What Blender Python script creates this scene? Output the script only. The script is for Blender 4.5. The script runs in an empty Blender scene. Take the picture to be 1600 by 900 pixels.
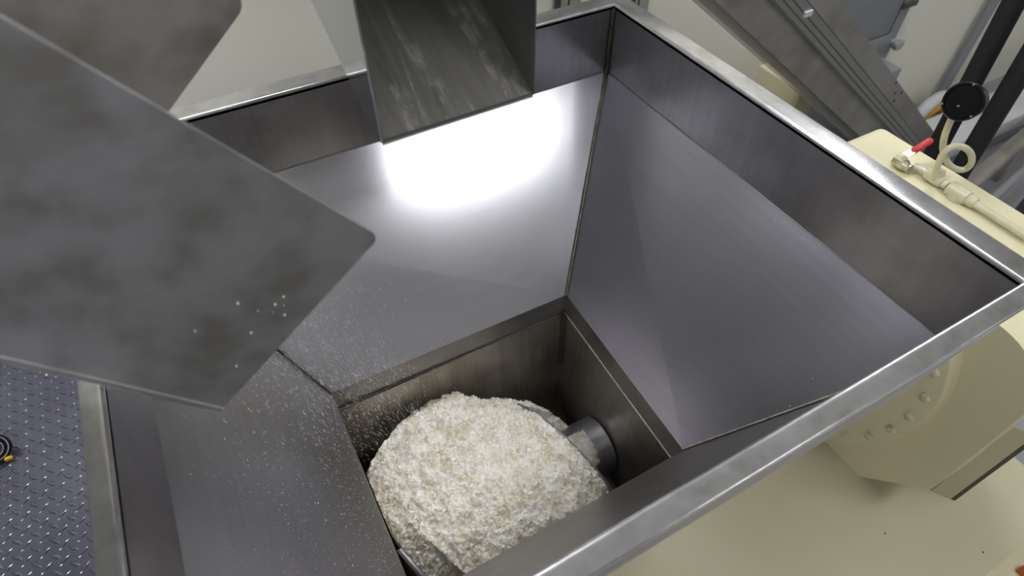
import bpy, bmesh, math, random
from mathutils import Vector, Matrix, noise
random.seed(7)
S = bpy.context.scene
COL = S.collection
V = Vector

# ------------------------------------------------------------------ camera
# origin = inner back corner of the hopper rim; +x right-back, +y left-back, z up; rim at z = 0
cd = bpy.data.cameras.new('camera')
cam = bpy.data.objects.new('camera', cd); COL.objects.link(cam)
cd.sensor_width = 36; cd.lens = 959.7 / 1600 * 36
cd.clip_start = 0.02; cd.clip_end = 60
right = V((0.8771, -0.4802, -0.0044)); down = V((-0.3640, -0.6587, -0.6585)); fwd = V((0.3133, 0.5792, -0.7526))
m = Matrix((( right.x, -down.x, -fwd.x, -0.9039),
            ( right.y, -down.y, -fwd.y, -1.1563),
            ( right.z, -down.z, -fwd.z,  0.6452),
            (0, 0, 0, 1)))
cam.matrix_world = m
cd.dof.use_dof = True; cd.dof.focus_distance = 1.35; cd.dof.aperture_fstop = 4.0
S.camera = cam

# ------------------------------------------------------------------ world, exposure
w = bpy.data.worlds.new('world'); S.world = w; w.use_nodes = True
w.node_tree.nodes['Background'].inputs[0].default_value = (0.6, 0.65, 0.72, 1)
w.node_tree.nodes['Background'].inputs[1].default_value = 0.15
S.view_settings.view_transform = 'Standard'; S.view_settings.look = 'None'
S.view_settings.exposure = 0.47; S.view_settings.gamma = 1.0
S.view_settings.use_curve_mapping = False
FLOOR = -2.05; CEIL = 1.75
LAMP = 10.5            # luminaire diffuser strength
LAMPS = [(0.52, -1.78, 1.02, 0.50), (-2.3, -1.78, 1.02, 0.50), (4.4, -1.78, 1.02, 0.50),
         (-0.9, 0.22, 1.20, 0.24), (1.5, 0.22, 1.20, 0.24), (-2.3, -3.5, 1.02, 0.50), (4.4, -3.5, 1.02, 0.50)]  # the wall pair and the rear pair are unseen lamps added for brightness

# ------------------------------------------------------------------ materials
def nodes(name):
    mt = bpy.data.materials.new(name); mt.use_nodes = True
    nt = mt.node_tree; b = nt.nodes['Principled BSDF']
    return mt, nt, b
def L(nt, a, b): nt.links.new(a, b)
def coords(nt, scale=(1, 1, 1), rot=(0, 0, 0)):
    tc = nt.nodes.new('ShaderNodeTexCoord'); mp = nt.nodes.new('ShaderNodeMapping')
    mp.inputs['Scale'].default_value = scale; mp.inputs['Rotation'].default_value = rot
    L(nt, tc.outputs['Object'], mp.inputs['Vector']); return mp.outputs['Vector']
def noise_n(nt, vec, scale, detail=3, rough=0.55, dist=0.0):
    n = nt.nodes.new('ShaderNodeTexNoise'); n.inputs['Scale'].default_value = scale
    n.inputs['Detail'].default_value = detail; n.inputs['Roughness'].default_value = rough
    n.inputs['Distortion'].default_value = dist
    L(nt, vec, n.inputs['Vector']); return n.outputs['Fac']
def ramp(nt, fac, stops):
    r = nt.nodes.new('ShaderNodeValToRGB'); e = r.color_ramp.elements
    while len(e) < len(stops): e.new(0.5)
    for i, (p, c) in enumerate(stops):
        e[i].position = p; e[i].color = (*c, 1) if len(c) == 3 else c
    L(nt, fac, r.inputs['Fac']); return r.outputs['Color']
def mixc(nt, fac, a, b, mode='MIX'):
    x = nt.nodes.new('ShaderNodeMix'); x.data_type = 'RGBA'; x.blend_type = mode
    if isinstance(fac, (int, float)): x.inputs[0].default_value = fac
    else: L(nt, fac, x.inputs[0])
    for s, v in ((6, a), (7, b)):
        if isinstance(v, tuple): x.inputs[s].default_value = (*v, 1)
        else: L(nt, v, x.inputs[s])
    return x.outputs[2]
def mapr(nt, fac, a, b, lo=0.3, hi=0.7):
    r = nt.nodes.new('ShaderNodeMapRange'); r.inputs[1].default_value = lo; r.inputs[2].default_value = hi
    r.inputs[3].default_value = a; r.inputs[4].default_value = b; r.interpolation_type = 'SMOOTHSTEP'; L(nt, fac, r.inputs[0]); return r.outputs[0]

def steel(name, col=(0.42, 0.41, 0.43), stain=(0.27, 0.26, 0.25), rough=(0.24, 0.36), blotch=7.0,
          stain_amt=(0.35, 0.75), grain=(3, 3, 120), grain_amt=0.05, dust=0.0, metallic=0.82, bump=0):
    mt, nt, b = nodes(name); col = br(col); stain = br(stain)
    v = coords(nt)
    n1 = noise_n(nt, v, blotch, 3, 0.5, 0.15)
    f = mapr(nt, n1, 0, 1, stain_amt[0] - 0.05, stain_amt[1] + 0.05)
    base = mixc(nt, f, col, stain)
    gv = coords(nt, grain)
    n2 = noise_n(nt, gv, 1.6, 1, 0.5)
    base = mixc(nt, grain_amt * 4, base, ramp(nt, n2, [(0.3, (0.5, 0.5, 0.5)), (0.7, (1, 1, 1))]), 'MULTIPLY')
    b.inputs['Metallic'].default_value = metallic
    if dust:
        n3 = noise_n(nt, v, 420, 2, 0.7)
        n4 = noise_n(nt, v, 5, 2, 0.5)
        th = nt.nodes.new('ShaderNodeMath'); th.operation = 'MULTIPLY'
        L(nt, mapr(nt, n3, 0, 1, 0.62, 0.74), th.inputs[0]); L(nt, mapr(nt, n4, 0.2, dust, 0.35, 0.65), th.inputs[1])
        base = mixc(nt, th.outputs[0], base, (0.62, 0.58, 0.5))
        sub = nt.nodes.new('ShaderNodeMath'); sub.operation = 'SUBTRACT'; sub.inputs[0].default_value = metallic
        L(nt, th.outputs[0], sub.inputs[1]); L(nt, sub.outputs[0], b.inputs['Metallic'])
    L(nt, base, b.inputs['Base Color']); b.inputs['Roughness'].default_value = (rough[0] + rough[1]) / 2
    if bump:
        bp = nt.nodes.new('ShaderNodeBump'); bp.inputs['Strength'].default_value = bump * 4
        bp.inputs['Distance'].default_value = 0.001
        L(nt, n2, bp.inputs['Height']); L(nt, bp.outputs['Normal'], b.inputs['Normal'])
    return mt
def paint(name, col, rough=0.35, var=0.06, spec=0.5, scale=4.0, metallic=0.0):
    mt, nt, b = nodes(name)
    n = noise_n(nt, coords(nt), scale, 3)
    d = tuple(c * (1 - var) for c in col); u = tuple(min(1, c * (1 + var * 0.5)) for c in col)
    L(nt, ramp(nt, n, [(0.3, d), (0.7, u)]), b.inputs['Base Color'])
    b.inputs['Roughness'].default_value = rough; b.inputs['Metallic'].default_value = metallic
    b.inputs['Specular IOR Level'].default_value = spec
    return mt

M = {}
def br(c, k=1.12): return tuple(min(1, x * k) for x in c)
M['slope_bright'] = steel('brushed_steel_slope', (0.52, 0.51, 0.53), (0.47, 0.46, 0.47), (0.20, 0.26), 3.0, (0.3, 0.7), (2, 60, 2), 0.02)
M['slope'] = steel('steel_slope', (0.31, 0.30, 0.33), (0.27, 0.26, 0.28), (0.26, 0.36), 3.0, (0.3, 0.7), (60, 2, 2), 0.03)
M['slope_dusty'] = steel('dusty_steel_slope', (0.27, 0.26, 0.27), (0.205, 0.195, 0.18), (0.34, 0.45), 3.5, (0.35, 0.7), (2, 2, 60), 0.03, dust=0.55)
M['wall_steel'] = steel('smudged_steel', (0.28, 0.27, 0.29), (0.215, 0.205, 0.21), (0.22, 0.34), 9.0, (0.4, 0.75), (40, 40, 2), 0.05)
M['rim'] = steel('rim_steel', (0.46, 0.45, 0.45), (0.34, 0.325, 0.31), (0.2, 0.3), 14.0, (0.4, 0.8), (30, 30, 30), 0.08)
M['lip'] = steel('dull_rim_lip', (0.40, 0.39, 0.42), (0.33, 0.32, 0.34), (0.4, 0.5), 6.0, metallic=0.55)
M['throat'] = steel('throat_steel', (0.38, 0.35, 0.31), (0.23, 0.21, 0.18), (0.3, 0.5), 8.0, (0.35, 0.7), (60, 60, 2), 0.08)
M['collar'] = steel('collar_steel', (0.28, 0.27, 0.26), (0.19, 0.18, 0.165), (0.3, 0.42), 8.0)
M['weld'] = steel('weld_bead', (0.15, 0.135, 0.105), (0.08, 0.07, 0.055), (0.35, 0.5), 60.0)
M['weld_light'] = steel('light_weld_bead', (0.55, 0.53, 0.48), (0.35, 0.33, 0.28), (0.35, 0.5), 80.0)
M['chute'] = steel('smeared_chute_steel', (0.45, 0.45, 0.45), (0.30, 0.285, 0.26), (0.42, 0.6), 18.0, (0.38, 0.7), (4, 4, 60), 0.02, metallic=0.85)
M['chute_far'] = steel('stained_chute_steel', (0.60, 0.58, 0.555), (0.36, 0.335, 0.29), (0.42, 0.6), 14.0, (0.35, 0.7), (4, 4, 60), 0.03, metallic=0.85)
M['spout_floor'] = None
M['spout_side'] = steel('polished_spout_side', (0.42, 0.42, 0.42), (0.40, 0.40, 0.40), (0.05, 0.08), 3.0, grain_amt=0.0, bump=0)
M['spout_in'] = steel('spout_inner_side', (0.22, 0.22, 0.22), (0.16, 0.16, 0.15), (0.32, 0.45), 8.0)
M['satin'] = steel('satin_bounce_steel', (0.72, 0.71, 0.71), (0.66, 0.65, 0.65), (0.4, 0.5), 4.0, metallic=0.4)  # kept pale so the spout's underside looks bright in the back panel
M['screw'] = steel('screw_steel', (0.45, 0.45, 0.47), (0.35, 0.34, 0.34), (0.3, 0.42), 14.0)
M['conv'] = steel('conveyor_steel', (0.44, 0.42, 0.40), (0.31, 0.295, 0.27), (0.3, 0.42), 5.0, (0.35, 0.65), (2, 2, 40), 0.03)
M['extrusion'] = paint('anodised_grey_extrusion', (0.30, 0.31, 0.29), 0.4, 0.05, metallic=0.5)
M['groove'] = paint('dark_groove', (0.08, 0.08, 0.075), 0.6)
M['cream_wall'] = paint('cream_wall_panel', (0.80, 0.78, 0.67), 0.5, 0.02, scale=1.0)
M['machine'] = paint('cream_enamel', (0.68, 0.63, 0.41), 0.32, 0.03)
M['deck'] = paint('cream_deck_enamel', (0.50, 0.465, 0.31), 0.35, 0.05)
M['cream_pipe'] = paint('cream_painted_pipe', (0.58, 0.55, 0.38), 0.3, 0.12, scale=30)
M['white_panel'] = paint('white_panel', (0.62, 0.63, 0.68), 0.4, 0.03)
M['black'] = paint('black_plastic', (0.006, 0.006, 0.007), 0.3, 0.2, 0.25)
M['black_foam'] = paint('black_pipe_insulation', (0.006, 0.007, 0.01), 0.75, 0.2)
M['red'] = paint('red_vinyl', (0.55, 0.03, 0.03), 0.4, 0.1)
M['chrome'] = steel('bright_nickel', (0.7, 0.7, 0.68), (0.5, 0.5, 0.46), (0.15, 0.25), 20)
M['brass'] = steel('brass_grey', (0.6, 0.55, 0.42), (0.4, 0.37, 0.28), (0.25, 0.35), 30)
M['grey_paint'] = paint('grey_cabinet_paint', (0.25, 0.255, 0.275), 0.4, 0.04)
M['grey_dark'] = paint('dark_grey_paint', (0.07, 0.07, 0.075), 0.5)
M['olive_trim'] = paint('aluminium_wall_joint', (0.33, 0.33, 0.27), 0.45, 0.05)
M['rubber'] = paint('dark_rubber_edge', (0.055, 0.055, 0.04), 0.55)
M['floor'] = paint('grey_floor_coating', (0.30, 0.30, 0.31), 0.35, 0.08)
M['ceiling'] = paint('pale_ceiling', (0.74, 0.74, 0.74), 0.7, 0.03)
M['grey_wall'] = paint('grey_wall_panel', (0.26, 0.26, 0.25), 0.6, 0.03, scale=1.0)
M['yellow'] = paint('yellow_plastic', (0.75, 0.48, 0.03), 0.4, 0.05)
M['white_plastic'] = paint('white_plastic', (0.62, 0.62, 0.63), 0.45, 0.08)
M['orange_red'] = paint('orange_red_plastic', (0.55, 0.10, 0.02), 0.4)
M['plate'] = steel('checker_plate_steel', (0.23, 0.23, 0.30), (0.18, 0.18, 0.245), (0.16, 0.24), 5.0, grain_amt=0.02)
def spout_floor_mat():
    mt, nt, b = nodes('streaked_spout_floor')
    v = coords(nt, (22, 2.2, 2.2)); n1 = noise_n(nt, v, 1.6, 4, 0.6, 0.5)
    v2 = coords(nt); n2 = noise_n(nt, v2, 26, 4, 0.65, 0.4)
    base = ramp(nt, n1, [(0.3, (0.27, 0.26, 0.225)), (0.5, (0.37, 0.355, 0.315)), (0.72, (0.45, 0.43, 0.39))])
    v3 = coords(nt, (14, 1.2, 1.2)); n3 = noise_n(nt, v3, 1.5, 5, 0.7, 1.6)
    st = nt.nodes.new('ShaderNodeMath'); st.operation = 'MULTIPLY'
    L(nt, mapr(nt, n3, 0, 1, 0.51, 0.60), st.inputs[0]); L(nt, mapr(nt, n2, 0.1, 0.8, 0.4, 0.65), st.inputs[1])
    base = mixc(nt, st.outputs[0], base, (0.78, 0.75, 0.67))
    L(nt, base, b.inputs['Base Color']); b.inputs['Metallic'].default_value = 0.8
    b.inputs['Roughness'].default_value = 0.5
    return mt
M['spout_floor'] = spout_floor_mat()
def powder_mat(name, a, b_, sss=0.15):
    mt, nt, b = nodes(name)
    v = coords(nt); n1 = noise_n(nt, v, 26, 5, 0.72)
    L(nt, ramp(nt, n1, [(0.38, a), (0.58, b_)]), b.inputs['Base Color'])
    b.inputs['Roughness'].default_value = 0.75
    b.inputs['Subsurface Weight'].default_value = sss; b.inputs['Subsurface Radius'].default_value = (0.006, 0.005, 0.003)
    b.inputs['Subsurface Scale'].default_value = 1.0
    return mt
M['powder'] = powder_mat('white_flaky_powder', (0.70, 0.63, 0.47), (0.93, 0.89, 0.80))
M['flake'] = powder_mat('white_flakes', (0.88, 0.85, 0.75), (0.96, 0.94, 0.88), 0.0)
M['powder_old'] = powder_mat('yellowed_powder', (0.50, 0.45, 0.27), (0.66, 0.60, 0.40))
def clear_mat():
    mt, nt, b = nodes('clear_smoky_guard')
    b.inputs['Base Color'].default_value = (0.30, 0.29, 0.24, 1)
    b.inputs['Roughness'].default_value = 0.15; b.inputs['Alpha'].default_value = 0.45
    return mt
M['clear'] = clear_mat()
def lamp_mat(k=1.0):
    mt, nt, b = nodes('lamp_diffuser'); b.inputs['Base Color'].default_value = (0.8, 0.8, 0.8, 1)
    b.inputs['Emission Color'].default_value = (0.93, 0.95, 1.0, 1); b.inputs['Emission Strength'].default_value = LAMP * k
    return mt
M['lamp'] = lamp_mat()
M['lamp_wall_added'] = lamp_mat(2.5)  # stronger diffuser for the lamps added to brighten the cream wall

# ------------------------------------------------------------------ helpers
def link(name, bm, mat, parent=None, smooth=False):
    bmesh.ops.recalc_face_normals(bm, faces=bm.faces)
    me = bpy.data.meshes.new(name); bm.to_mesh(me); bm.free()
    me.materials.append(M[mat] if isinstance(mat, str) else mat)
    if smooth:
        for p in me.polygons: p.use_smooth = True
    o = bpy.data.objects.new(name, me); COL.objects.link(o)
    if parent:
        o.parent = parent; o.matrix_parent_inverse = parent.matrix_basis.inverted()
    if smooth:
        try:
            me.set_sharp_from_angle(angle=math.radians(38))
        except Exception: pass
    return o
def thing(name, label, cat, loc=(0, 0, 0), group=None):
    o = bpy.data.objects.new(name, None); COL.objects.link(o); o.location = loc
    o.empty_display_size = 0.05
    return tag(o, label, cat, group)
def tag(o, label, cat, group=None, kind=None):
    o['label'] = label; o['category'] = cat
    if group: o['group'] = group
    if kind: o['kind'] = kind
    return o
def struct(o): o['kind'] = 'structure'; return o
def extrude_poly(bm, pts, vec):
    pts = [V(p) for p in pts]; vec = V(vec)
    a = [bm.verts.new(p) for p in pts]; b = [bm.verts.new(p + vec) for p in pts]
    bm.faces.new(a); bm.faces.new(list(reversed(b)))
    n = len(pts)
    for i in range(n):
        j = (i + 1) % n
        bm.faces.new((a[i], b[i], b[j], a[j]))
def rounded(pts, radii, seg=6):
    out = []; n = len(pts); pts = [V(p) for p in pts]
    for i in range(n):
        r = radii[i]
        if r <= 0: out.append(pts[i]); continue
        p = pts[i]; a = (pts[i - 1] - p).normalized(); b = (pts[(i + 1) % n] - p).normalized()
        ang = a.angle(b); d = r / math.tan(ang / 2)
        c = p + (a + b).normalized() * (r / math.sin(ang / 2))
        s = p + a * d - c; e = p + b * d - c
        for k in range(seg + 1):
            t = k / seg
            q = s.slerp(e, t) if s.angle(e) > 1e-4 else s
            out.append(c + q.normalized() * r)
    return out
def panel(name, pts, vec, mat, parent=None, radii=None, bevel=0.0, smooth=False):
    bm = bmesh.new()
    if radii: pts = rounded(pts, radii)
    extrude_poly(bm, pts, vec)
    if bevel:
        bmesh.ops.bevel(bm, geom=list(bm.edges), offset=bevel, segments=2, affect='EDGES', profile=0.5)
    return link(name, bm, mat, parent, smooth)
def sheet(name, pts, t, mat, parent=None, up=None, sub=0):
    """a sheet of thickness t behind the quad (away from 'up')"""
    p = [V(q) for q in pts]; n = (p[1] - p[0]).cross(p[2] - p[0]).normalized()
    if up is not None and n.dot(V(up)) < 0: n = -n
    return panel(name, pts, -n * t, mat, parent)
def box(bm, lo, hi):
    x0, y0, z0 = lo; x1, y1, z1 = hi
    extrude_poly(bm, [(x0, y0, z0), (x1, y0, z0), (x1, y1, z0), (x0, y1, z0)], (0, 0, z1 - z0))
def boxo(name, lo, hi, mat, parent=None, bevel=0.0):
    bm = bmesh.new(); box(bm, lo, hi)
    if bevel: bmesh.ops.bevel(bm, geom=list(bm.edges), offset=bevel, segments=2, affect='EDGES', profile=0.5)
    return link(name, bm, mat, parent, smooth=bool(bevel))
def tube(bm, pts, r, seg=12, closed=False, caps=True):
    pts = [V(p) for p in pts]; n = len(pts); rs = r if isinstance(r, (list, tuple)) else [r] * n
    rings = []; prev = None
    for i, p in enumerate(pts):
        if closed: d = (pts[(i + 1) % n] - pts[i - 1]).normalized()
        else: d = (pts[min(i + 1, n - 1)] - pts[max(i - 1, 0)]).normalized()
        if prev is None:
            u = d.orthogonal().normalized()
        else:
            u = (prev - d * prev.dot(d)).normalized()
        prev = u; v = d.cross(u)
        rings.append([bm.verts.new(p + (u * math.cos(2 * math.pi * k / seg) + v * math.sin(2 * math.pi * k / seg)) * rs[i]) for k in range(seg)])
    for i in range(n if closed else n - 1):
        A = rings[i]; B = rings[(i + 1) % n]
        for k in range(seg):
            bm.faces.new((A[k], A[(k + 1) % seg], B[(k + 1) % seg], B[k]))
    if caps and not closed:
        bm.faces.new(list(reversed(rings[0]))); bm.faces.new(rings[-1])
def tubeo(name, pts, r, mat, parent=None, seg=14, closed=False):
    bm = bmesh.new(); tube(bm, pts, r, seg, closed); return link(name, bm, mat, parent, True)
def lathe(name, base, axis, prof, mat, parent=None, seg=40):
    """prof: list of (distance along axis, radius)"""
    axis = V(axis).normalized(); base = V(base)
    bm = bmesh.new(); u = axis.orthogonal().normalized(); v = axis.cross(u); rings = []
    for h, r in prof:
        rings.append([bm.verts.new(base + axis * h + (u * math.cos(2 * math.pi * k / seg) + v * math.sin(2 * math.pi * k / seg)) * r) for k in range(seg)])
    for i in range(len(rings) - 1):
        for k in range(seg):
            bm.faces.new((rings[i][k], rings[i][(k + 1) % seg], rings[i + 1][(k + 1) % seg], rings[i + 1][k]))
    bm.faces.new(list(reversed(rings[0]))); bm.faces.new(rings[-1])
    return link(name, bm, mat, parent, True)
def bead(name, a, b, r, mat, parent, n=60, jit=0.25):
    a = V(a); b = V(b); pts = []; rs = []
    for i in range(n + 1):
        t = i / n; p = a.lerp(b, t)
        k = noise.noise(p * 90)
        pts.append(p + V((0, 0, 1)) * r * jit * k); rs.append(r * (1 + jit * noise.noise(p * 160 + V((5, 5, 5)))))
    bm = bmesh.new(); tube(bm, pts, rs, 8)
    return link(name, bm, mat, parent, True)

# ------------------------------------------------------------------ room
def room():
    X0, X1, Y0, Y1 = -3.6, 5.6, -4.2, 1.0
    struct(boxo('floor', (X0, Y0, FLOOR - 0.1), (X1, Y1, FLOOR), 'floor'))
    struct(boxo('ceiling', (X0, Y0, CEIL), (X1, Y1, CEIL + 0.1), 'ceiling'))
    struct(boxo('wall_back', (X0, Y1, FLOOR), (X1, Y1 + 0.1, CEIL), 'cream_wall'))
    struct(boxo('wall_front', (X0, Y0 - 0.1, FLOOR), (X1, Y0, CEIL), 'grey_wall'))
    struct(boxo('wall_left', (X0 - 0.1, Y0, FLOOR), (X0, Y1, CEIL), 'grey_wall'))
    struct(boxo('wall_right', (X1, Y0, FLOOR), (X1 + 0.1, Y1, CEIL), 'cream_wall'))
    # aluminium joints of the wall panels
    k = 1
    for x0, x1 in ((0.470, 0.590), (0.862, 0.962)):
        for a, b, mt, d in ((x0, x0 + 0.022, 'groove', 0.012), (x0 + 0.022, x1 - 0.066, 'olive_trim', 0.02), (x1 - 0.066, x1 - 0.056, 'groove', 0.012),
                            (x1 - 0.056, x1 - 0.01, 'olive_trim', 0.02), (x1 - 0.01, x1, 'groove', 0.012)):
            struct(boxo('trim_%d' % k, (a, 1.0 - d, FLOOR), (b, 1.0, CEIL), mt)); k += 1
room()
for i, (x, y, sx, sy) in enumerate(LAMPS):
    where = ['above the hopper mouth', 'above the left of the platform', 'at the far right of the front row', 'added to brighten the cream wall left of the spout', 'added to brighten the cream wall above the conveyor', 'added for brightness in the rear row at the left', 'added for brightness in the rear row at the right'][i]
    t = thing('ceiling_light', 'white rectangular ceiling light ' + where, 'ceiling light', (x, y, CEIL), 'ceiling lights')
    z = CEIL - 0.05
    f = bmesh.new()
    for lo, hi in (((x - sx / 2 - .02, y - sy / 2 - .02, z), (x + sx / 2 + .02, y - sy / 2, CEIL)), ((x - sx / 2 - .02, y + sy / 2, z), (x + sx / 2 + .02, y + sy / 2 + .02, CEIL)),
                   ((x - sx / 2 - .02, y - sy / 2, z), (x - sx / 2, y + sy / 2, CEIL)), ((x + sx / 2, y - sy / 2, z), (x + sx / 2 + .02, y + sy / 2, CEIL))):
        box(f, lo, hi)
    link('frame', f, 'white_plastic', t)
    boxo('diffuser', (x - sx / 2, y - sy / 2, z + 0.01), (x + sx / 2, y + sy / 2, z + 0.02), 'lamp_wall_added' if y > 0 else 'lamp', t)

# ------------------------------------------------------------------ checker plate platform
PZ = -0.95
def platform():
    t = thing('checker_plate_platform', 'steel checker plate walkway with raised lugs left of the hopper', 'platform', (-2.0, -1.0, FLOOR))
    boxo('deck_plate', (-2.9, -2.6, PZ - 0.006), (-1.215, 0.95, PZ), 'plate', t)
    bm = bmesh.new()
    def lug(cx, cy, ang, ln, wd):
        ca, sa = math.cos(ang), math.sin(ang); n = 10; h = 0.0022
        ring = []; top = []
        for k in range(n):
            a = 2 * math.pi * k / n
            u = math.cos(a); v = math.sin(a)
            lx = ln / 2 * u; ly = wd / 2 * v * (1 - 0.35 * u * u)
            ring.append(bm.verts.new((cx + lx * ca - ly * sa, cy + lx * sa + ly * ca, PZ)))
            top.append(bm.verts.new((cx + (lx * ca - ly * sa) * 0.62, cy + (lx * sa + ly * ca) * 0.62, PZ + h)))
        for k in range(n):
            bm.faces.new((ring[k], ring[(k + 1) % n], top[(k + 1) % n], top[k]))
        bm.faces.new(top)
    P = 0.0424
    for i in range(-12, 12):
        for j in range(-24, 24):
            x = -1.7123 + i * P; y = 0.0146 - j * P * 1.02
            if x < -1.235 and y < 0.9: lug(x, y, math.radians(-50), 0.036, 0.0125)
            x2 = x - 0.0205; y2 = y + 0.0225
            if x2 < -1.235 and y2 < 0.9: lug(x2, y2, math.radians(42), 0.034, 0.0095)
    link('raised_lugs', bm, 'plate', t, True)
    for x in (-2.85, -1.28):
        for y in (-2.5, -0.8, 0.85): boxo('support_leg', (x - 0.03, y - 0.03, FLOOR), (x + 0.03, y + 0.03, PZ - 0.006), 'grey_dark', t)
    c = V((-1.79, 0.222, PZ))
    k = thing('rubber_caster', 'small black ringed rubber wheel with a yellow mark on the checker plate', 'wheel', c)
    ax = V((0.15, -0.55, 0.8)).normalized(); b0 = c + V((-0.0, -0.0, 0.028))
    lathe('tyre', b0 - ax * 0.012, ax, [(0, 0.020), (0.003, 0.034), (0.010, 0.040), (0.018, 0.038), (0.024, 0.031), (0.022, 0.027), (0.019, 0.024)], 'black', k)
    for rr in (0.034, 0.022):
        pts = []; u = ax.orthogonal().normalized(); v = ax.cross(u)
        for q in range(40):
            a = 2 * math.pi * q / 40; pts.append(b0 + ax * (0.0115 if rr > .03 else 0.010) + (u * math.cos(a) + v * math.sin(a)) * rr)
        tubeo('ring', pts, 0.0016, 'grey_paint', k, 8, True)
    lathe('hub', b0 + ax * 0.004, ax, [(0, 0.012), (0.006, 0.012), (0.009, 0.007)], 'chrome', k)
    u = V((1, -0.8, 0)).normalized()
    boxo('yellow_mark', tuple(b0 + V((0.016, -0.040, -0.022))), tuple(b0 + V((0.034, -0.030, -0.012))), 'yellow', k, 0.002)
    bm = bmesh.new(); bmesh.ops.create_icosphere(bm, subdivisions=1, radius=0.0042, matrix=Matrix.Translation((-1.665, 0.45, PZ + 0.003)) )
    tag(link('powder_crumb', bm, 'flake'), 'single white crumb lying on the dark checker plate', 'crumb')
platform()

# ------------------------------------------------------------------ hopper
LX = 1.153; A = (0, 0); B = (0, -0.995); C = (-LX, 0); D = (-LX, -1.001)
H1 = 0.171; TZ = -0.532; CZ = -0.599; BOT = -0.92
tA = V((-0.305, -0.337, TZ)); tB = V((-0.318, -0.812, TZ)); tC = V((-0.914, -0.328, TZ)); tD = V((-0.914, -0.812, TZ))
hop = thing('steel_hopper', 'large open stainless steel hopper with sloping sides and a folded rim', 'hopper', (-0.6, -0.5, -0.87))
def z(p, h): return V((p[0], p[1], h))
def build_hopper():
    T = 0.003
    zt = -0.006
    # upright collar of the mouth, four walls
    sheet('upper_wall', [z(A, zt), z(C, zt), z(C, -H1), z(A, -H1)], T, 'wall_steel', hop, (0, -1, 0))
    sheet('upper_wall', [z(A, zt), z(B, zt), z(B, -H1), z(A, -H1)], T, 'wall_steel', hop, (-1, 0, 0))
    sheet('upper_wall', [z(B, zt), z(D, zt), z(D, -H1), z(B, -H1)], T, 'wall_steel', hop, (0, 1, 0))
    sheet('upper_wall', [z(C, zt), z(D, zt), z(D, -H1), z(C, -H1)], T, 'wall_steel', hop, (1, 0, 0))
    # sloping panels
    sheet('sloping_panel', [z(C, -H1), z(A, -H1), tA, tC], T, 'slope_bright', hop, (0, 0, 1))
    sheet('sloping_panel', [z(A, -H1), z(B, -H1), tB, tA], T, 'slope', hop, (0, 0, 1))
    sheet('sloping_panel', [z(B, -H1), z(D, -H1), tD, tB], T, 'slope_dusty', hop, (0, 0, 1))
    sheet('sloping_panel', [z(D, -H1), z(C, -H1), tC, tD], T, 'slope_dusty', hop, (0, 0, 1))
    # short dark collar above the trough
    bm = bmesh.new()
    cA, cB, cC, cD = (V((p.x, p.y, CZ)) for p in (tA, tB, tC, tD))
    for a, b, n in ((tC, tA, (0, -1, 0)), (tA, tB, (-1, 0, 0)), (tB, tD, (0, 1, 0)), (tD, tC, (1, 0, 0))):
        extrude_poly(bm, [a, b, V((b.x, b.y, CZ)), V((a.x, a.y, CZ))], V(n) * -T)
    link('collar', bm, 'collar', hop)
    # trough: straight sides then a half round bottom, closed by end plates
    yb, yf = tA.y, tB.y; yc = (yb + yf) / 2; R = (yb - yf) / 2
    prof = [(yb, CZ), (yb - 0.004, BOT + 0.1)]
    for k in range(0, 25):
        a = math.pi * k / 24; prof.append((yc + R * math.cos(a) - (0.004 if k == 0 else 0), BOT - R * math.sin(a)))
    prof += [(yf, CZ)]
    bm = bmesh.new(); xa, xb = tD.x, tA.x
    rings = []
    for off in (0, T):
        row = []
        for i, (y, zz) in enumerate(prof):
            d = V((0, y - yc, min(0, zz - BOT))); d = d.normalized() * off
            row.append((bm.verts.new((xa, y + d.y, zz + d.z)), bm.verts.new((xb, y + d.y, zz + d.z))))
        rings.append(row)
    for i in range(len(prof) - 1):
        bm.faces.new((rings[0][i][0], rings[0][i][1], rings[0][i + 1][1], rings[0][i + 1][0]))
        bm.faces.new((rings[1][i][0], rings[1][i + 1][0], rings[1][i + 1][1], rings[1][i][1]))
    link('trough', bm, 'throat', hop, True)
    for x, s in ((xa, -1), (xb, 1)):
        pts = [V((x, y, zz)) for y, zz in prof]
        panel('trough_end_plate', pts, (s * T, 0, 0), 'throat', hop)
    # folded rim: inner bend, flat top, outer bend, lip, swept round the mouth
    W = {'AC': 0.046, 'AB': 0.044, 'BD': 0.030, 'CD': 0.027}
    prof = []
    r = 0.007
    prof.append((0.0, -0.012, 0))
    for k in range(7):
        a = math.pi / 2 * k / 6; prof.append((r - r * math.cos(a), -r + r * math.sin(a), 0))
    for k in range(6):
        a = math.pi / 2 * k / 5; prof.append((-0.0015 + 0.0015 * math.sin(a), -0.0015 + 0.0015 * math.cos(a), 1))
    prof.append((0, -0.010, 1))
    prof.append((-0.003, -0.010, 1))
    for q, h, o in list(reversed(prof[:-2])):
        prof.append((q + (-0.003 if o else 0.0025) * (1 if q < 0.006 or o else 0), h - 0.0028, o))
    bm = bmesh.new(); rings = []
    for q, h, o in prof:
        oa = W['AC'] * o + q; ob = W['AB'] * o + q; oc = W['BD'] * o + q; od = W['CD'] * o + q
        rings.append([bm.verts.new((ob, oa, h)), bm.verts.new((ob, -0.995 - oc, h)), bm.verts.new((-LX - od, -1.001 - oc, h)), bm.verts.new((-LX - od, oa, h))])
    for i in range(len(rings) - 1):
        for k in range(4):
            bm.faces.new((rings[i][k], rings[i][(k + 1) % 4], rings[i + 1][(k + 1) % 4], rings[i + 1][k]))
    link('rim', bm, 'rim', hop, True)
    # turned-down lips under the outer edge
    yo = -0.998 - W['BD']
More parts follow.
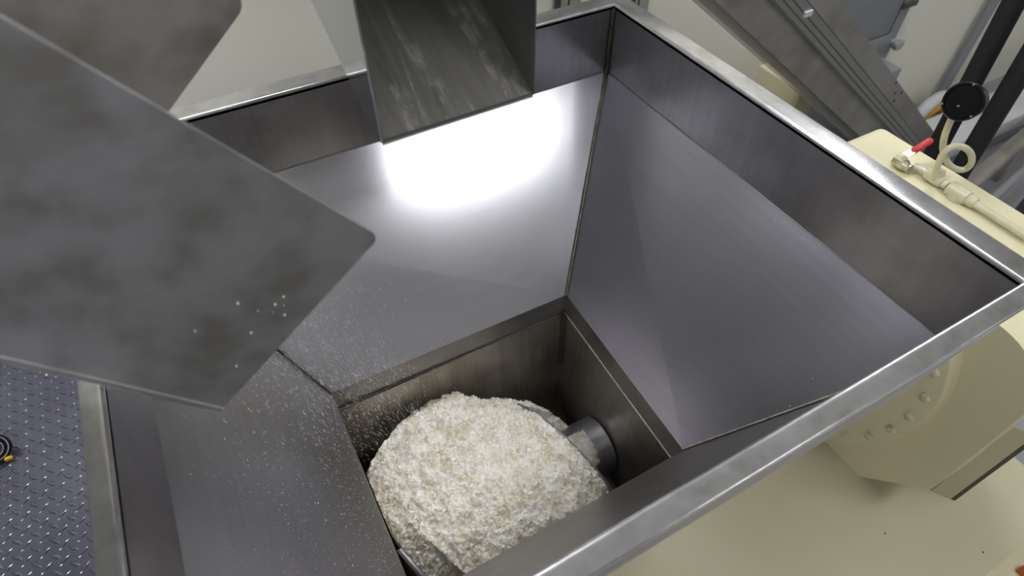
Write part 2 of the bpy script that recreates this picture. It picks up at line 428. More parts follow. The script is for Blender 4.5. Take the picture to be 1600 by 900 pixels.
    pts = [(-LX - .027, yo, -0.006), (-LX - .027, yo, -0.045), (-0.30, yo, -0.045), (-0.25, yo, -0.041), (-0.215, yo, -0.030), (-0.185, yo, -0.015), (-0.14, yo, -0.008), (-0.10, yo, -0.006)]
    panel('rim_lip', pts, (0, 0.003, 0), 'lip', hop)
    panel('rim_lip', [(-LX - .027, yo, -0.006), (-LX - .027, 0.04, -0.006), (-LX - .027, 0.04, -0.045), (-LX - .027, yo, -0.045)], (0.003, 0, 0), 'rim', hop)
    panel('rim_lip', [(-LX, .046, -0.006), (0.04, .046, -0.006), (0.04, .046, -0.045), (-LX, .046, -0.045)], (0, -0.003, 0), 'rim', hop)
    panel('rim_lip', [(.044, 0.04, -0.006), (.044, -0.95, -0.006), (.044, -0.95, -0.045), (.044, 0.04, -0.045)], (-0.003, 0, 0), 'rim', hop)
    # welds
    bead('weld_seam', (-0.004, -0.004, -0.01), (-0.004, -0.004, -H1), 0.0045, 'weld', hop)
    bead('weld_seam', (-0.004, -0.004, -H1), tA + V((-0.003, -0.002, 0.002)), 0.003, 'weld', hop)
    bead('weld_seam', z(C, -H1) + V((0.004, -0.004, 0)), tC + V((0.003, -0.003, 0.003)), 0.003, 'weld', hop)
    bead('weld_seam', z(B, -H1) + V((-0.003, 0.003, 0)), tB + V((-0.002, 0.002, 0.002)), 0.0022, 'weld_light', hop)
    bead('weld_seam', (-0.004, -0.001, -H1), (-LX, -0.001, -H1), 0.0014, 'slope_bright', hop)
    bead('weld_seam', (-0.001, -0.004, -H1), (-0.001, -0.99, -H1), 0.0010, 'collar', hop)
    bead('weld_seam', cA + V((-0.002, -0.002, 0)), cC + V((0.002, -0.002, 0)), 0.0019, 'weld', hop)
    bead('weld_seam', cA + V((-0.002, -0.002, 0)), cB + V((-0.002, 0.002, 0)), 0.0019, 'weld_light', hop)
    bead('weld_seam', cA + V((-0.004, -0.004, 0)), V((xb - 0.004, yb - 0.008, BOT + 0.1)), 0.0040, 'weld', hop)
    # feet that carry the trough down to the floor
    for x in (-0.85, -0.37):
        boxo('support_foot', (x - 0.03, yc - 0.10, FLOOR), (x + 0.03, yc + 0.10, BOT - R - T), 'collar', hop)
build_hopper()

# ------------------------------------------------------------------ screw and powder
AY, AZ, RS, PITCH, X90 = -0.57, -0.92, 0.236, 0.455, -0.478
def build_screw():
    t = thing('screw_conveyor', 'steel feed screw with wide flights turning in the hopper trough', 'screw', (-0.6, AY, AZ))
    lathe('shaft', (-0.905, AY, AZ), (1, 0, 0), [(0, 0.075), (0.004, 0.08), (0.592, 0.08), (0.596, 0.075)], 'screw', t, 48)
    bm = bmesh.new(); rings = []
    th0 = -330; th1 = 200
    for k in range(133):
        th = th0 + (th1 - th0) * k / 132
        x = X90 + (th - 90) / 360 * PITCH
        if x < -0.9115 or x > -0.318: continue
        a = math.radians(th); cs, sn = math.cos(a), math.sin(a)
        row = []
        for rr, dx in ((0.078, -0.006), (RS - 0.002, -0.006), (RS, 0), (RS - 0.002, 0.006), (0.078, 0.006)):
            row.append(bm.verts.new((x + dx, AY + rr * cs, AZ + rr * sn)))
        rings.append(row)
    for i in range(len(rings) - 1):
        for k in range(4):
            bm.faces.new((rings[i][k], rings[i][k + 1], rings[i + 1][k + 1], rings[i + 1][k]))
    bm.faces.new(rings[0]); bm.faces.new(list(reversed(rings[-1])))
    link('screw_flight', bm, 'screw', t, True)
build_screw()
def fract(x, y, s, o=0.0):
    return noise.fractal(V((x * s, y * s, o)), 0.8, 2.1, 4)
def heap_z(x, y):
    r = math.hypot(x + 0.69, y + 0.62)
    hz = -0.632 - 0.9 * r * r - 2.3 * max(0, r - 0.27)
    hz += 0.035 * math.exp(-(((x + 0.60) / 0.13) ** 2 + ((y + 0.72) / 0.09) ** 2)) - 0.10 * max(0, y + 0.45)
    # nearest flight crest right of the pile
    c = max(-1, min(1, (y - AY) / RS)); th = math.degrees(math.acos(c))
    xf = X90 + (th - 90) / 360 * PITCH; zf = AZ + math.sqrt(max(0, RS * RS - (y - AY) ** 2))
    d = xf - x
    low = -0.832 - 0.25 * max(0, x + 0.45) - 0.5 * max(0, y + 0.42) - 1.1 * max(0, -0.49 - y)
    if d < 0.07: hz = min(hz, zf + 0.004 + d * 0.55)
    if d < 0.003:
        if y < -0.47: hz = min(hz, low)
        else: hz = max(min(hz, low + 0.02), min(hz, zf + 0.004 + 1.3 * d))
    # left flight (one pitch back): powder keeps inside its crest
    dl = x - (xf - PITCH)
    if y < -0.52 and dl < 0.05: hz = min(hz, zf - 0.006 + 1.1 * max(0, dl))
    if y < -0.60 and dl < 0.006: hz = -1.09
    return hz
def build_powder():
    NX, NY = 330, 270; x0, x1, y0, y1 = -0.911, -0.308, -0.805, -0.345
    bm = bmesh.new(); g = []
    def zn(x, y):
        q = heap_z(x, y)
        return q + 0.010 * fract(x, y, 14) + 0.011 * fract(x, y, 38, 3) + 0.006 * fract(x, y, 110, 7)
    for j in range(NY + 1):
        row = []
        for i in range(NX + 1):
            x = x0 + (x1 - x0) * i / NX; y = y0 + (y1 - y0) * j / NY
            row.append(bm.verts.new((x + 0.002 * noise.noise(V((x * 200, y * 200, 1))), min(y1, y + 0.002 * noise.noise(V((x * 200, y * 200, 9)))), zn(x, y))))
        g.append(row)
    for j in range(NY):
        for i in range(NX):
            bm.faces.new((g[j][i], g[j][i + 1], g[j + 1][i + 1], g[j + 1][i]))
    # skirt and base so that the heap is a body
    edge = [g[0][i] for i in range(NX + 1)] + [g[j][NX] for j in range(1, NY + 1)] + [g[NY][i] for i in range(NX - 1, -1, -1)] + [g[j][0] for j in range(NY - 1, 0, -1)]
    low = [bm.verts.new((v.co.x, v.co.y, min(v.co.z - 0.002, BOT - 0.97 * math.sqrt(max(0, 0.236 ** 2 - (v.co.y + 0.5745) ** 2))))) for v in edge]
    n = len(edge)
    for k in range(n):
        bm.faces.new((edge[k], edge[(k + 1) % n], low[(k + 1) % n], low[k]))
    bm.faces.new(low)
    o = link('powder_heap', bm, 'powder', None, True)
    tag(o, 'heap of white flaky powder piled over the screw in the hopper trough', 'powder', kind='stuff')
    # loose flakes lying on the heap
    rnd = random.Random(3); bm = bmesh.new()
    def flake(c, n, ln, wd, th):
        n = n.normalized(); u = n.orthogonal().normalized(); u.rotate(Matrix.Rotation(rnd.random() * 6.28, 3, n)); v = n.cross(u)
        k = rnd.choice((4, 5, 5, 6)); ring = []
        for q in range(k):
            a = 2 * math.pi * (q + rnd.uniform(-.25, .25)) / k
            ring.append(bm.verts.new(c + u * math.cos(a) * ln * rnd.uniform(.7, 1.1) / 2 + v * math.sin(a) * wd * rnd.uniform(.7, 1.1) / 2 + n * rnd.uniform(-.3, .3) * th))
        t = bm.verts.new(c + n * th); b = bm.verts.new(c - n * th)
        for q in range(k):
            bm.faces.new((ring[q], ring[(q + 1) % k], t)); bm.faces.new((ring[(q + 1) % k], ring[q], b))
    cnt = 0
    while cnt < 10000:
        x = rnd.uniform(x0 + .004, x1 - .004); y = rnd.uniform(y0 + .004, y1 - .003); zz = zn(x, y)
        if zz < -0.93: cnt += 1; continue
        e = 0.004; nx = (zn(x - e, y) - zn(x + e, y)) / (2 * e); ny = (zn(x, y - e) - zn(x, y + e)) / (2 * e)
        nn = V((nx * .6 + rnd.uniform(-.7, .7), ny * .6 + rnd.uniform(-.7, .7), 1))
        s = rnd.choice((0.8, 1, 1.3, 1.7, 2.5)) 
        flake(V((x, y, zz + rnd.uniform(0, .0025))), nn, 0.0042 * s * rnd.uniform(.6, 1.4), 0.0026 * s * rnd.uniform(.6, 1.3), 0.0005)
        cnt += 1
    o = link('loose_flakes', bm, 'flake')
    tag(o, 'thin white flakes lying loose over the powder heap', 'flakes', kind='stuff')
    # powder stuck on the shaft
    bm = bmesh.new(); rings = []
    NA, NK = 60, 44
    for i in range(NA + 1):
        a = math.radians(66 + 86 * i / NA); row = []
        for k in range(NK + 1):
            t = k / NK; x = -0.440 + 0.084 * t
            e = min(1, 4 * min(i / NA, 1 - i / NA)) * min(1, 4 * min(t, 1 - t))
            lump = noise.noise(V((x * 60, a * 5, 3))) + 0.6 * noise.noise(V((x * 170, a * 14, 8)))
            rr = 0.0770 + 0.0085 * e ** .6 + 0.0030 * lump
            row.append(bm.verts.new((x, AY + rr * math.cos(a), AZ + rr * math.sin(a))))
        rings.append(row)
    for i in range(NA):
        for k in range(NK): bm.faces.new((rings[i][k], rings[i][k + 1], rings[i + 1][k + 1], rings[i + 1][k]))
    o = link('caked_powder', bm, 'powder', None, True)
    tag(o, 'patch of white powder caked on the bare end of the screw shaft', 'powder', kind='stuff')
build_powder()
def falling():
    rnd = random.Random(11); bm = bmesh.new()
    def sliver(c, d, ln, w):
        d = d.normalized(); u = d.orthogonal().normalized(); u.rotate(Matrix.Rotation(rnd.random() * 6.28, 3, d)); v = d.cross(u)
        a = bm.verts.new(c - d * ln / 2); b = bm.verts.new(c + d * ln / 2)
        mid = [bm.verts.new(c + u * w + d * ln * .1), bm.verts.new(c + v * w * .6), bm.verts.new(c - u * w), bm.verts.new(c - v * w * .6)]
        for k in range(4):
            bm.faces.new((a, mid[k], mid[(k + 1) % 4])); bm.faces.new((b, mid[(k + 1) % 4], mid[k]))
    for k in range(3200):
        t = rnd.random() ** 0.8
        zz = 0.10 - 0.76 * t
        x = -0.96 + 0.19 * t + rnd.gauss(0, 0.055)
        y = -0.55 + 0.03 * t + rnd.uniform(-0.13, 0.15)
        # stay above the sloping panel
        lim = -LX + 0.03 + (0.24 * (-H1 - zz) / (-H1 - TZ) if zz < -H1 else 0)
        if x < lim: x = lim + rnd.uniform(0, .05)
        if zz < heap_z(x, y) + 0.02 if -0.9 < x < -0.31 and -0.8 < y < -0.35 else False: continue
        sliver(V((x, y, zz)), V((0.22 + rnd.gauss(0, .12), rnd.gauss(0, .1), -1)), rnd.uniform(.004, .015), rnd.uniform(.0002, .00042))
    o = link('falling_flakes', bm, 'flake')
    tag(o, 'shower of tiny white shreds falling from the near chute into the hopper', 'flakes', kind='stuff')
falling()
def dust():
    rnd = random.Random(5)
    def scatter(nm, quad, count, label, bias, smin=.0004, smax=.0011):
        bm = bmesh.new(); a, b, c, d = (V(q) for q in quad)   # a-b top, d-c bottom
        n = (b - a).cross(d - a).normalized()
        if n.z < 0: n = -n
        for k in range(count):
            u, v = bias(rnd)
            p = a.lerp(b, u).lerp(d.lerp(c, u), v)
            s = rnd.uniform(smin, smax) * (2.2 if rnd.random() < .03 else 1)
            t = n.orthogonal().normalized(); t.rotate(Matrix.Rotation(rnd.random() * 6.28, 3, n)); w_ = n.cross(t)
            vs = [bm.verts.new(p + t * s * 1.4), bm.verts.new(p + w_ * s), bm.verts.new(p - t * s * 1.2), bm.verts.new(p - w_ * s)]
            top = bm.verts.new(p + n * s * .8)
            for q in range(4): bm.faces.new((vs[q], vs[(q + 1) % 4], top))
            bm.faces.new(list(reversed(vs)))
        tag(link(nm, bm, 'flake'), label, 'powder specks', kind='stuff')
    scatter('powder_specks', [z(D, -H1), z(C, -H1), tC, tD], 3000, 'fine white specks of powder on the left sloping panel', lambda r: (r.random() ** 0.9, r.random() ** .6), .00025, .0006)
    scatter('powder_specks', [z(A, -H1), z(B, -H1), tB, tA], 260, 'sparse white specks of powder on the right sloping panel', lambda r: (r.random(), r.random()), .0003, .0009)
    scatter('powder_specks', [z(D, -H1), z(B, -H1), tB, tD], 900, 'fine white specks of powder on the front sloping panel', lambda r: (r.random(), r.random() ** .8), .00025, .0006)
    scatter('powder_specks', [z(C, -H1), z(A, -H1), tA, tC], 120, 'few tiny specks on the bright back sloping panel', lambda r: (r.random(), r.random()), .00025, .0006)
dust()

# ------------------------------------------------------------------ near chute (left)
def near_chute():
    t = thing('feed_chute', 'big grey smeared steel chute slanting down over the left side of the hopper', 'chute', (-1.02, -0.6, 0.05))
    u = V((-0.55, 0, 0.835))            # up the chute
    yn, yf = -0.70, -0.40; th = 0.003
    n_low = V((-1.022, yn, 0.049)); n_top = V((-0.808, yn, 0.214))
    n_low2 = V((-1.137, yn, 0.228)) ; n_top2 = V((-0.996, yn, 0.481))
    dl = (n_low2 - n_low).normalized(); dt = (n_top2 - n_top).normalized()
    Ln = 1.25
    near = [n_low, n_top, n_top + dt * Ln, n_low + dl * Ln]
    panel('side_wall', near, (0, th, 0), 'chute', t, radii=[0.002, 0.011, 0, 0])
    f_top = V((-0.832, yf, 0.338)); f_low = V((-1.05, yf, 0.162)); 
    far = [f_low, f_top, f_top + V((-0.50, 0, 0.866)) * 1.1, f_low + dl * 1.1]
    panel('side_wall', far, (0, -th, 0), 'chute_far', t, radii=[0.002, 0.019, 0, 0])
    bm = bmesh.new()
    nL = n_low + V((0, 0, 0)); q = [nL, V((f_low.x, yf, f_low.z)), V((f_low.x, yf, f_low.z)) + dl * 1.1, nL + dl * Ln]
    extrude_poly(bm, q, V((-0.002, 0, -0.002)))
    link('chute_floor', bm, 'chute_far', t)
    # folded bottom edge of the near wall
    bm = bmesh.new(); tube(bm, [n_low + V((0.002, 0.001, 0.002)), n_low + dl * Ln], 0.003, 8); link('folded_edge', bm, 'chute', t, True)
    rnd = random.Random(2); bm = bmesh.new()
    for px, pz in ((-.955, .195), (-.925, .176), (-.93, .167), (-.918, .170), (-.921, .157), (-.957, .150), (-.915, .182), (-.942, .176), (-1.0, .18), (-.985, .11)):
        c = V((px, yn - 0.0006, pz)); bmesh.ops.create_icosphere(bm, subdivisions=1, radius=rnd.uniform(.0006, .0013), matrix=Matrix.Translation(c))
    sp = link('powder_spots', bm, 'flake', t); sp['label'] = 'small white powder spots'; sp['kind'] = 'stuff'
near_chute()

# ------------------------------------------------------------------ middle spout
def spout():
    t = thing('discharge_spout', 'open steel spout hanging over the back rim with a streaked sloping floor', 'spout', (-0.6, -0.46, 0.15))
    xl, xr, yf, zf = -0.725, -0.490, -0.46, 0.150
    k = 0.45; yb = 0.93
    def zl(y): return zf + k * (y - yf)
    pts = [(xl, yf, zf), (xr, yf, zf + 0.003), (xr, yb, zl(yb) + 0.003), (xl, yb, zl(yb))]
    panel('spout_floor', pts, (0, 0, -0.003), 'spout_floor', t)
    panel('added_underside', [V(p) - V((0, 0, 0.0035)) for p in pts], (0, 0, -0.002), 'satin', t)  # pale sheet added under the floor to brighten its reflection in the back panel
    o = 0.010
    panel('added_light_cover', [(xl, yf, zf + .36), (xr, yf, zf + .36), (xr, yb, zl(yb) + .36), (xl, yb, zl(yb) + .36)], (0, 0, 0.003), 'spout_in', t)  # unseen cover added to keep lamp light off the spout floor
    panel('side_wall', [(xl, yf, zf - 0.001), (xl, yf, zf + 0.36), (xl, yb, zl(yb) + 0.36), (xl, yb, zl(yb) - o), (xl, yf + 0.03, zl(yf + .03) - o)], (-0.0025, 0, 0), 'spout_side', t)
    panel('side_wall', [(xr, yf, zf + 0.002), (xr, yf, zf + 0.36), (xr, yb, zl(yb) + 0.36), (xr, yb, zl(yb) - o)], (0.0025, 0, 0), 'spout_in', t)
    bm = bmesh.new(); tube(bm, [(xl + .001, yf + .001, zf), (xr - .001, yf + .001, zf + 0.003)], 0.002, 8); link('folded_edge', bm, 'spout_in', t, True)
spout()

# ------------------------------------------------------------------ cream machine under the hopper
DZ = -0.87
def machine():
    t = thing('kneading_machine', 'cream enamelled machine housing beside and under the steel hopper', 'machine', (0.36, -0.8, FLOOR))
    # housing: profile in y-z extruded along x
    pr = [V((0.2, -0.436, DZ)), V((0.2, -0.989, DZ)), V((0.2, -1.107, -0.708)), V((0.2, -1.107, -0.245)), V((0.2, -0.436, -0.245))]
    pts = rounded(pr, [0, 0.01, 0.02, 0.125, 0.03], 10)
    bm = bmesh.new(); extrude_poly(bm, pts, (0.325, 0, 0))
    es = [e for e in bm.edges if abs(e.verts[0].co.x - e.verts[1].co.x) < 1e-5 and (e.verts[0].co.z > -0.5 or e.verts[1].co.z > -0.5)]
    bmesh.ops.bevel(bm, geom=es, offset=0.006, segments=3, affect='EDGES', profile=0.5)
    es = [e for e in bm.edges if abs(e.verts[0].co.z - e.verts[1].co.z) > 0.3 and e.verts[0].co.y > -0.5 ]
    if es: bmesh.ops.bevel(bm, geom=es, offset=0.03, segments=4, affect='EDGES', profile=0.5)
    link('housing', bm, 'machine', t, True)
    def ell(i_, z0, z1, nm, mt):      # L-shaped, it leaves room for the trough
        panel(nm, [(-0.93 + i_, -1.298 + i_, z0), (0.6 - i_, -1.298 + i_, z0), (0.6 - i_, -0.3 - i_, z0), (-0.285 + i_, -0.3 - i_, z0), (-0.285 + i_, -0.835 - i_, z0), (-0.93 + i_, -0.835 - i_, z0)], (0, 0, z1 - z0), mt, t)
    ell(0, DZ - 0.03, DZ, 'deck', 'deck'); ell(0.015, FLOOR, DZ - 0.03, 'lower_cabinet', 'machine')
    boxo('front_step', (-0.3, -1.75, DZ - 0.12), (0.9, -1.298, DZ - 0.05), 'machine', t, 0.004)
    # round bearing flange with bolts facing the hopper
    fc = V((0.2, -0.606, -0.528)); R = 0.402
    fl = lathe('bearing_flange', fc + V((-0.032, 0, 0)), (1, 0, 0), [(0, R - 0.008), (0.003, R - 0.002), (0.008, R), (0.032, R + 0.004)], 'machine', t, 96)
    for a in range(11):
        an = math.radians(127 + a * 11)
        c = fc + V((-0.032, math.cos(an) * (R - 0.024), math.sin(an) * (R - 0.024)))
        if c.z < DZ + 0.01: continue
        lathe('bolt', c + V((-0.011, 0, 0)), (1, 0, 0), [(0, 0.007), (0.002, 0.010), (0.011, 0.010)], 'cream_pipe', fl, 6)
    # upright cover at the front end, its lower part cream, the upper part white, dark edge strip
    a = V((0.329, -1.104, DZ)); b = V((0.352, -1.141, DZ)); back = V((0.06, 0.036, 0))
    def col(z0, z1, mt, nm):
        panel(nm, [a + V((0, 0, z0 - DZ)), b + V((0, 0, z0 - DZ)), b + V((0, 0, z1 - DZ)), a + V((0, 0, z1 - DZ))], back, mt, t)
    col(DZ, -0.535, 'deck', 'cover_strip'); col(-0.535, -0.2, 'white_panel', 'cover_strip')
    panel('rubber_edge', [b, b + V((0.007, -0.008, 0)), b + V((0.007, -0.008, 0.67)), b + V((0, 0, 0.67))], V((0.008, 0.006, 0)), 'rubber', t)
    for x, y in ((0.138, -1.12), (0.305, -1.262)):
        bm = bmesh.new(); bmesh.ops.create_icosphere(bm, subdivisions=1, radius=0.0022, matrix=Matrix.Translation((x, y, DZ + 0.001)))
        link('paint_chip', bm, 'rubber', t)
    # orange-red knob and orange-red block on the front step
    k1 = lathe('orange_knob', (0.318, -1.325, DZ - 0.05), (0, 0, 1), [(0, 0.010), (0.006, 0.009), (0.012, 0.004)], 'orange_red', None, 16)
    tag(k1, 'small orange-red knob on the pale step at the lower right', 'knob')
    k2 = boxo('orange_block', (0.372, -1.352, DZ - 0.05), (0.395, -1.33, DZ - 0.02), 'orange_red', None, 0.002)
    tag(k2, 'narrow orange-red block at the lower right corner of the step', 'block')
machine()

# pressure gauge group on top of the housing
TZ2 = -0.245
def gauge():
    px = 0.446
    t = thing('air_pipe', 'cream painted pipe with fittings running along the top of the housing', 'pipe', (px, -0.75, TZ2))
    bm = bmesh.new(); tube(bm, [(px, -0.60, TZ2 + .013), (px, -0.665, TZ2 + .013)], 0.008, 14); tube(bm, [(px, -0.70, TZ2 + .013), (px, -1.02, TZ2 + .013)], 0.0085, 14)
    link('pipe_run', bm, 'cream_pipe', t, True)
    def fit(y0, y1, r, nm='fitting'):
        lathe(nm, (px, y0, TZ2 + .014), (0, -1, 0), [(0, r * .85), (0.003, r), (abs(y1 - y0) - .003, r), (abs(y1 - y0), r * .85)], 'cream_pipe', t, 16)
    fit(-0.632, -0.672, 0.0135, 'tee_fitting'); fit(-0.672, -0.684, 0.010)
    fit(-0.688, -0.735, 0.017, 'union_fitting'); fit(-0.722, -0.752, 0.013)
    lathe('tee_branch', (px, -0.655, TZ2 + .014), (0, 0, 1), [(0, .012), (.018, .012), (.022, .0105)], 'cream_pipe', t, 16)
    lathe('union_foot', (px, -0.713, TZ2), (0, 0, 1), [(0, .02), (.012, .018), (.016, .012)], 'cream_pipe', t, 16)
    # ball valve
    px = 0.425
    v = thing('ball_valve', 'nickel ball valve with a red lever on the end of the cream pipe', 'valve', (px, -0.59, TZ2))
    lathe('valve_body', (px, -0.562, TZ2 + .014), (0, -1, 0), [(0, .011), (.008, .012), (.012, .014), (.028, .014), (.033, .010), (.042, .010)], 'brass', v, 8)
    lathe('stem', (px, -0.582, TZ2 + .026), (0, 0, 1), [(0, .006), (.010, .005), (.014, .004)], 'chrome', v, 12)
    a = V((px, -0.582, TZ2 + .038)); d = V((0.062, -0.004, 0.022))
    panel('lever', [a + V((-.006, -.008, 0)), a + V((-.006, .008, 0)), a + d * .4 + V((0, .006, 0)), a + d * .4 + V((0, -.006, 0))], (0, 0, .002), 'chrome', v)
    bm = bmesh.new(); tube(bm, [a + d * .22, a + d * .30, a + d * .9, a + d * 1.0], [.006, .008, .0085, .006], 12)
    s = link('lever_grip', bm, 'red', v, True)
    px = 0.446
    # syphon: rises, makes one full loop, rises again to the gauge
    g = thing('pressure_gauge', 'round black pressure gauge on a looped cream syphon tube', 'gauge', (px, -0.655, TZ2))
    nn = V((.48, .877, 0))
    path = [(0.4447, -0.6593, -0.2411), (0.4346, -0.6538, -0.2202), (0.4262, -0.6492, -0.1852), (0.4228, -0.6473, -0.1565), (0.4303, -0.6514, -0.1417), (0.4462, -0.6601, -0.1401), (0.4664, -0.6712, -0.1501), (0.4858, -0.6818, -0.1702), (0.4976, -0.6882, -0.1941), (0.4963, -0.6875, -0.2116), (0.4831, -0.6803, -0.2151), (0.4633, -0.6694, -0.2044), (0.4449, -0.6594, -0.1835), (0.4315, -0.6521, -0.1598), (0.4214, -0.6465, -0.1303), (0.417, -0.6441, -0.1033), (0.4142, -0.6426, -0.0802), (0.411, -0.6408, -0.065)]
    pts = [V(p) + nn * 0.022 * max(0, min(1, (i - 5) / 8)) for i, p in enumerate(path)]
    top = pts[-1]
    bm = bmesh.new(); 
    # smooth the path
    for _ in range(2):
        q = [pts[0]]
        for i in range(len(pts) - 1):
            q += [pts[i].lerp(pts[i + 1], .25), pts[i].lerp(pts[i + 1], .75)]
        q.append(pts[-1]); pts = q
    tube(bm, pts, 0.0068, 12); link('syphon_tube', bm, 'cream_pipe', g, True)
    lathe('socket', top + V((0, -.001, -.006)), (0, .1, 1), [(0, .011), (.024, .011)], 'cream_pipe', g, 12)
    gc = V((0.405, -0.634, -0.036)); ax = V((-0.952, -0.04, 0.30)).normalized()
    lathe('case', gc - ax * 0.036, ax, [(0, .029), (.004, .033), (.030, .033), (.032, .038), (.038, .038), (.040, .0365), (.040, .032), (.037, .031)], 'black', g, 48)
    lathe('dial_glass', gc + ax * 0.002, ax, [(0, .0305), (.0015, .0305)], 'black', g, 40)
    u = ax.orthogonal().normalized(); v2 = ax.cross(u)
    for a in (20, 140, 260):
        an = math.radians(a); lathe('screw_head', gc + ax * .006 + (u * math.cos(an) + v2 * math.sin(an)) * .0345, ax, [(0, .0022), (.0012, .0018)], 'chrome', g, 8)
    side = V((1, -1, 0)).normalized(); upv = ax.cross(side)
    if upv.z < 0: upv = -upv
    for dx in (-.004, .004):
        boxc = gc + ax * .004 + side * dx - upv * .012
        bm = bmesh.new(); extrude_poly(bm, [boxc + side * .0022 + upv * .0022, boxc - side * .0022 + upv * .0022, boxc - side * .0022 - upv * .0022, boxc + side * .0022 - upv * .0022], ax * .0004)
        link('dial_mark', bm, 'brass', g)
gauge()

# ------------------------------------------------------------------ black insulated pipes
for (p, q, lab) in (((0.7, -0.4964, 0.0484), (0.7, -0.5169, -0.2647), 'black foam covered pipe standing right behind the pressure gauge'),
                    ((0.7, -0.5876, -0.0614), (0.7, -0.5948, -0.2184), 'black foam covered pipe nearest the right edge behind the gauge')):
    p = V(p); q = V(q); d = (p - q).normalized()
    a = q + d * ((CEIL - q.z) / d.z); b = q + d * ((FLOOR + .0 - q.z) / d.z)
    bm = bmesh.new(); tube(bm, [a, p, q, b], 0.0235, 20); o = link('insulated_pipe', bm, 'black_foam', None, True)
    tag(o, lab, 'pipe', 'black insulated pipes')

# ------------------------------------------------------------------ inclined conveyor behind
def conveyor():
    t = thing('inclined_conveyor', 'steel inclined conveyor with a grey grooved beam and clear side guard behind the hopper', 'conveyor', (2.6, 0.4, FLOOR))
    U = V((0.8, 0.04, -0.6)).normalized(); N = V((0.6, 0, 0.8))
    def P(u, v, y=0.0): return V((0, 0.26, 0)) + U * u + N * v + V((0, y, 0))
    def strip(nm, v0, v1, y0, dep, mt, u0=-0.3, u1=3.25):
        return panel(nm, [P(u0, v0, y0), P(u1, v0, y0), P(u1, v1, y0), P(u0, v1, y0)], (0, dep, 0), mt, t)
    strip('clear_guard', 0.146, 0.186, 0.02, 0.004, 'clear')
    strip('lower_side_plate', 0.186, 0.300, 0.0, 0.24, 'conv')
    b = strip('grooved_beam', 0.300, 0.383, -0.022, 0.27, 'extrusion')
    for v0, v1 in ((0.302, 0.305), (0.323, 0.328), (0.346, 0.351), (0.379, 0.382)):
        g = strip('groove', v0, v1, -0.0228, 0.001, 'groove'); g.parent = b
    strip('upper_side_plate', 0.383, 0.470, -0.004, 0.24, 'conv')
    boxo('bracket', tuple(P(1.105, .335, -.03)), tuple(P(1.105, .335, -.03) + V((.04, .01, .02))), 'white_plastic', t)
    for u, v in ((2.30, .43), (2.36, .405), (2.36, .455), (2.22, .46)):
        lathe('bolt', P(u, v, -0.002), (0, -1, 0), [(0, .008), (.006, .007)], 'groove', t, 8)
    for u in (2.7,):
        c = P(u, .2, .12); boxo('support_leg', (c.x - .03, c.y - .03, FLOOR), (c.x + .03, c.y + .03, c.z), 'conv', t)
conveyor()
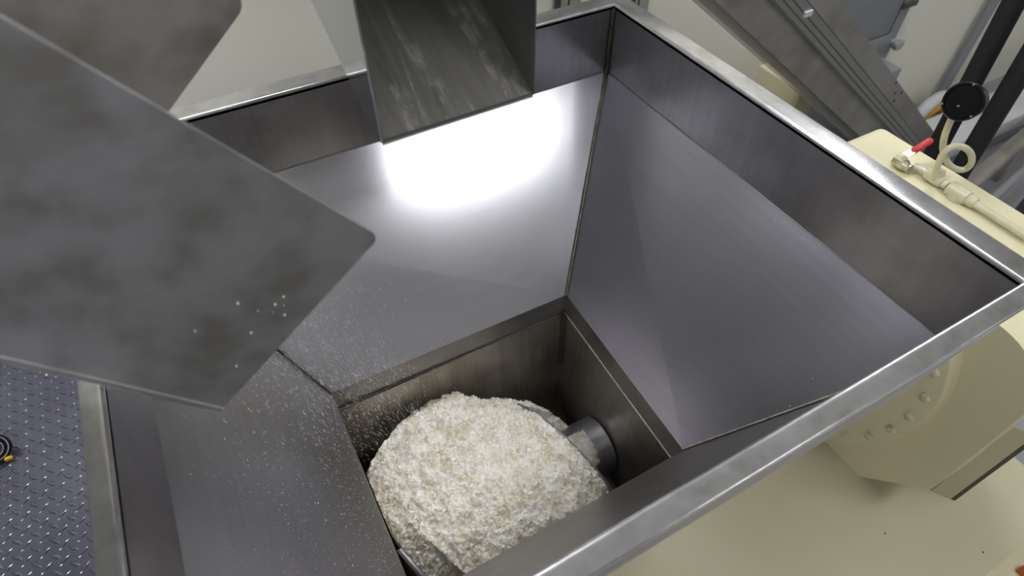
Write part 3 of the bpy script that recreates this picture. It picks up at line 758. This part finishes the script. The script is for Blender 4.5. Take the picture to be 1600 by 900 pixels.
def background():
    c = thing('grey_cabinet', 'grey steel cabinet with a round knob behind the inclined conveyor', 'cabinet', (2.5, .9, FLOOR))
    boxo('body', (2.15, 0.962, -1.44), (3.0, 0.998, 0.6), 'grey_paint', c)
    d = boxo('door', (2.2, 0.945, -1.17), (2.87, 0.962, 0.55), 'grey_paint', c, .004)
    boxo('door_gap', (2.872, 0.955, -1.19), (2.90, 0.9615, 0.55), 'grey_dark', c)
    boxo('bottom_rail', (2.2, 0.948, -1.30), (2.93, 0.962, -1.185), 'grey_paint', c, .004)
    lathe('knob', (3.0, 0.962, -1.27), (0, -1, 0), [(0, .03), (.02, .03), (.03, .038), (.05, .036), (.055, .02)], 'chrome', c, 20)
    boxo('hinge', (2.90, .94, -1.03), (3.02, .962, -1.00), 'grey_dark', c)
    boxo('latch', (2.86, .94, -1.42), (2.90, .962, -1.34), 'grey_dark', c)
    for x, zb in ((2.3, 0), (2.9, 0)): boxo('foot', (x - .04, .962, FLOOR), (x + .04, .998, -1.44), 'grey_paint', c)
    o = tubeo('wall_conduit', [(3.95, .955, FLOOR), (3.95, .955, CEIL)], .032, 'grey_paint'); tag(o, 'grey vertical conduit on the cream wall beside the cabinet', 'conduit')
    # pale box standing low behind the rim
    b = boxo('pale_box', (1.72, .60, FLOOR), (1.86, .90, -1.05), 'machine', None, .01); tag(b, 'pale cream box standing on the floor between rim and conveyor', 'box')
    b = boxo('grey_bin', (1.95, .70, FLOOR), (2.75, .94, -1.25), 'grey_paint', None, .01); tag(b, 'low grey bin on the floor beyond the pale cream box', 'bin')
    # far floor things at the right edge
    f = thing('floor_roller', 'grey and white roll with a yellow band on the floor below the conduit', 'roll', (3.85, .85, FLOOR))
    def arc(R, w0, mt, nm):
        bm = bmesh.new(); pts = []
        for k in range(25):
            a = math.pi * k / 24; pts.append((3.72 + R * math.cos(a), .84, FLOOR + .05 + R * math.sin(a)))
        tube(bm, pts, w0, 10); link(nm, bm, mt, f, True)
    arc(.19, .045, 'white_plastic', 'outer_roll'); arc(.115, .045, 'yellow', 'yellow_band'); arc(.04, .035, 'grey_paint', 'core')
    r = thing('pipe_rack', 'low steel pipe frame lying along the floor at the right', 'frame', (3.5, .2, FLOOR))
    tubeo('rail', [(2.6, .02, -1.75), (4.8, .42, -1.75)], .05, 'conv', r); tubeo('rail', [(2.6, -.12, -1.8), (4.8, .28, -1.8)], .03, 'grey_paint', r)
    for x, y in ((2.7, .03), (3.6, .19), (4.6, .37)): boxo('post', (x - .03, y - .03, FLOOR), (x + .03, y + .03, -1.75), 'conv', r)
    p = thing('covered_pallet', 'white plastic covered pallet on the floor behind the black pipes', 'pallet', (3.9, .5, FLOOR))
    boxo('cover', (3.05, .42, -1.95), (5.2, .72, -1.82), 'white_plastic', p, .02)
    boxo('base', (3.1, .44, FLOOR), (5.15, .70, -1.95), 'grey_paint', p)
    q = thing('floor_bracket', 'dark grey angled bracket on the floor at the right edge', 'bracket', (3.0, -.2, FLOOR))
    boxo('plate', (2.95, -.30, FLOOR), (3.25, -.05, FLOOR + .05), 'grey_dark', q, .005); boxo('upright', (3.22, -.2, FLOOR + .05), (3.27, -.12, FLOOR + .35), 'grey_dark', q)
background()
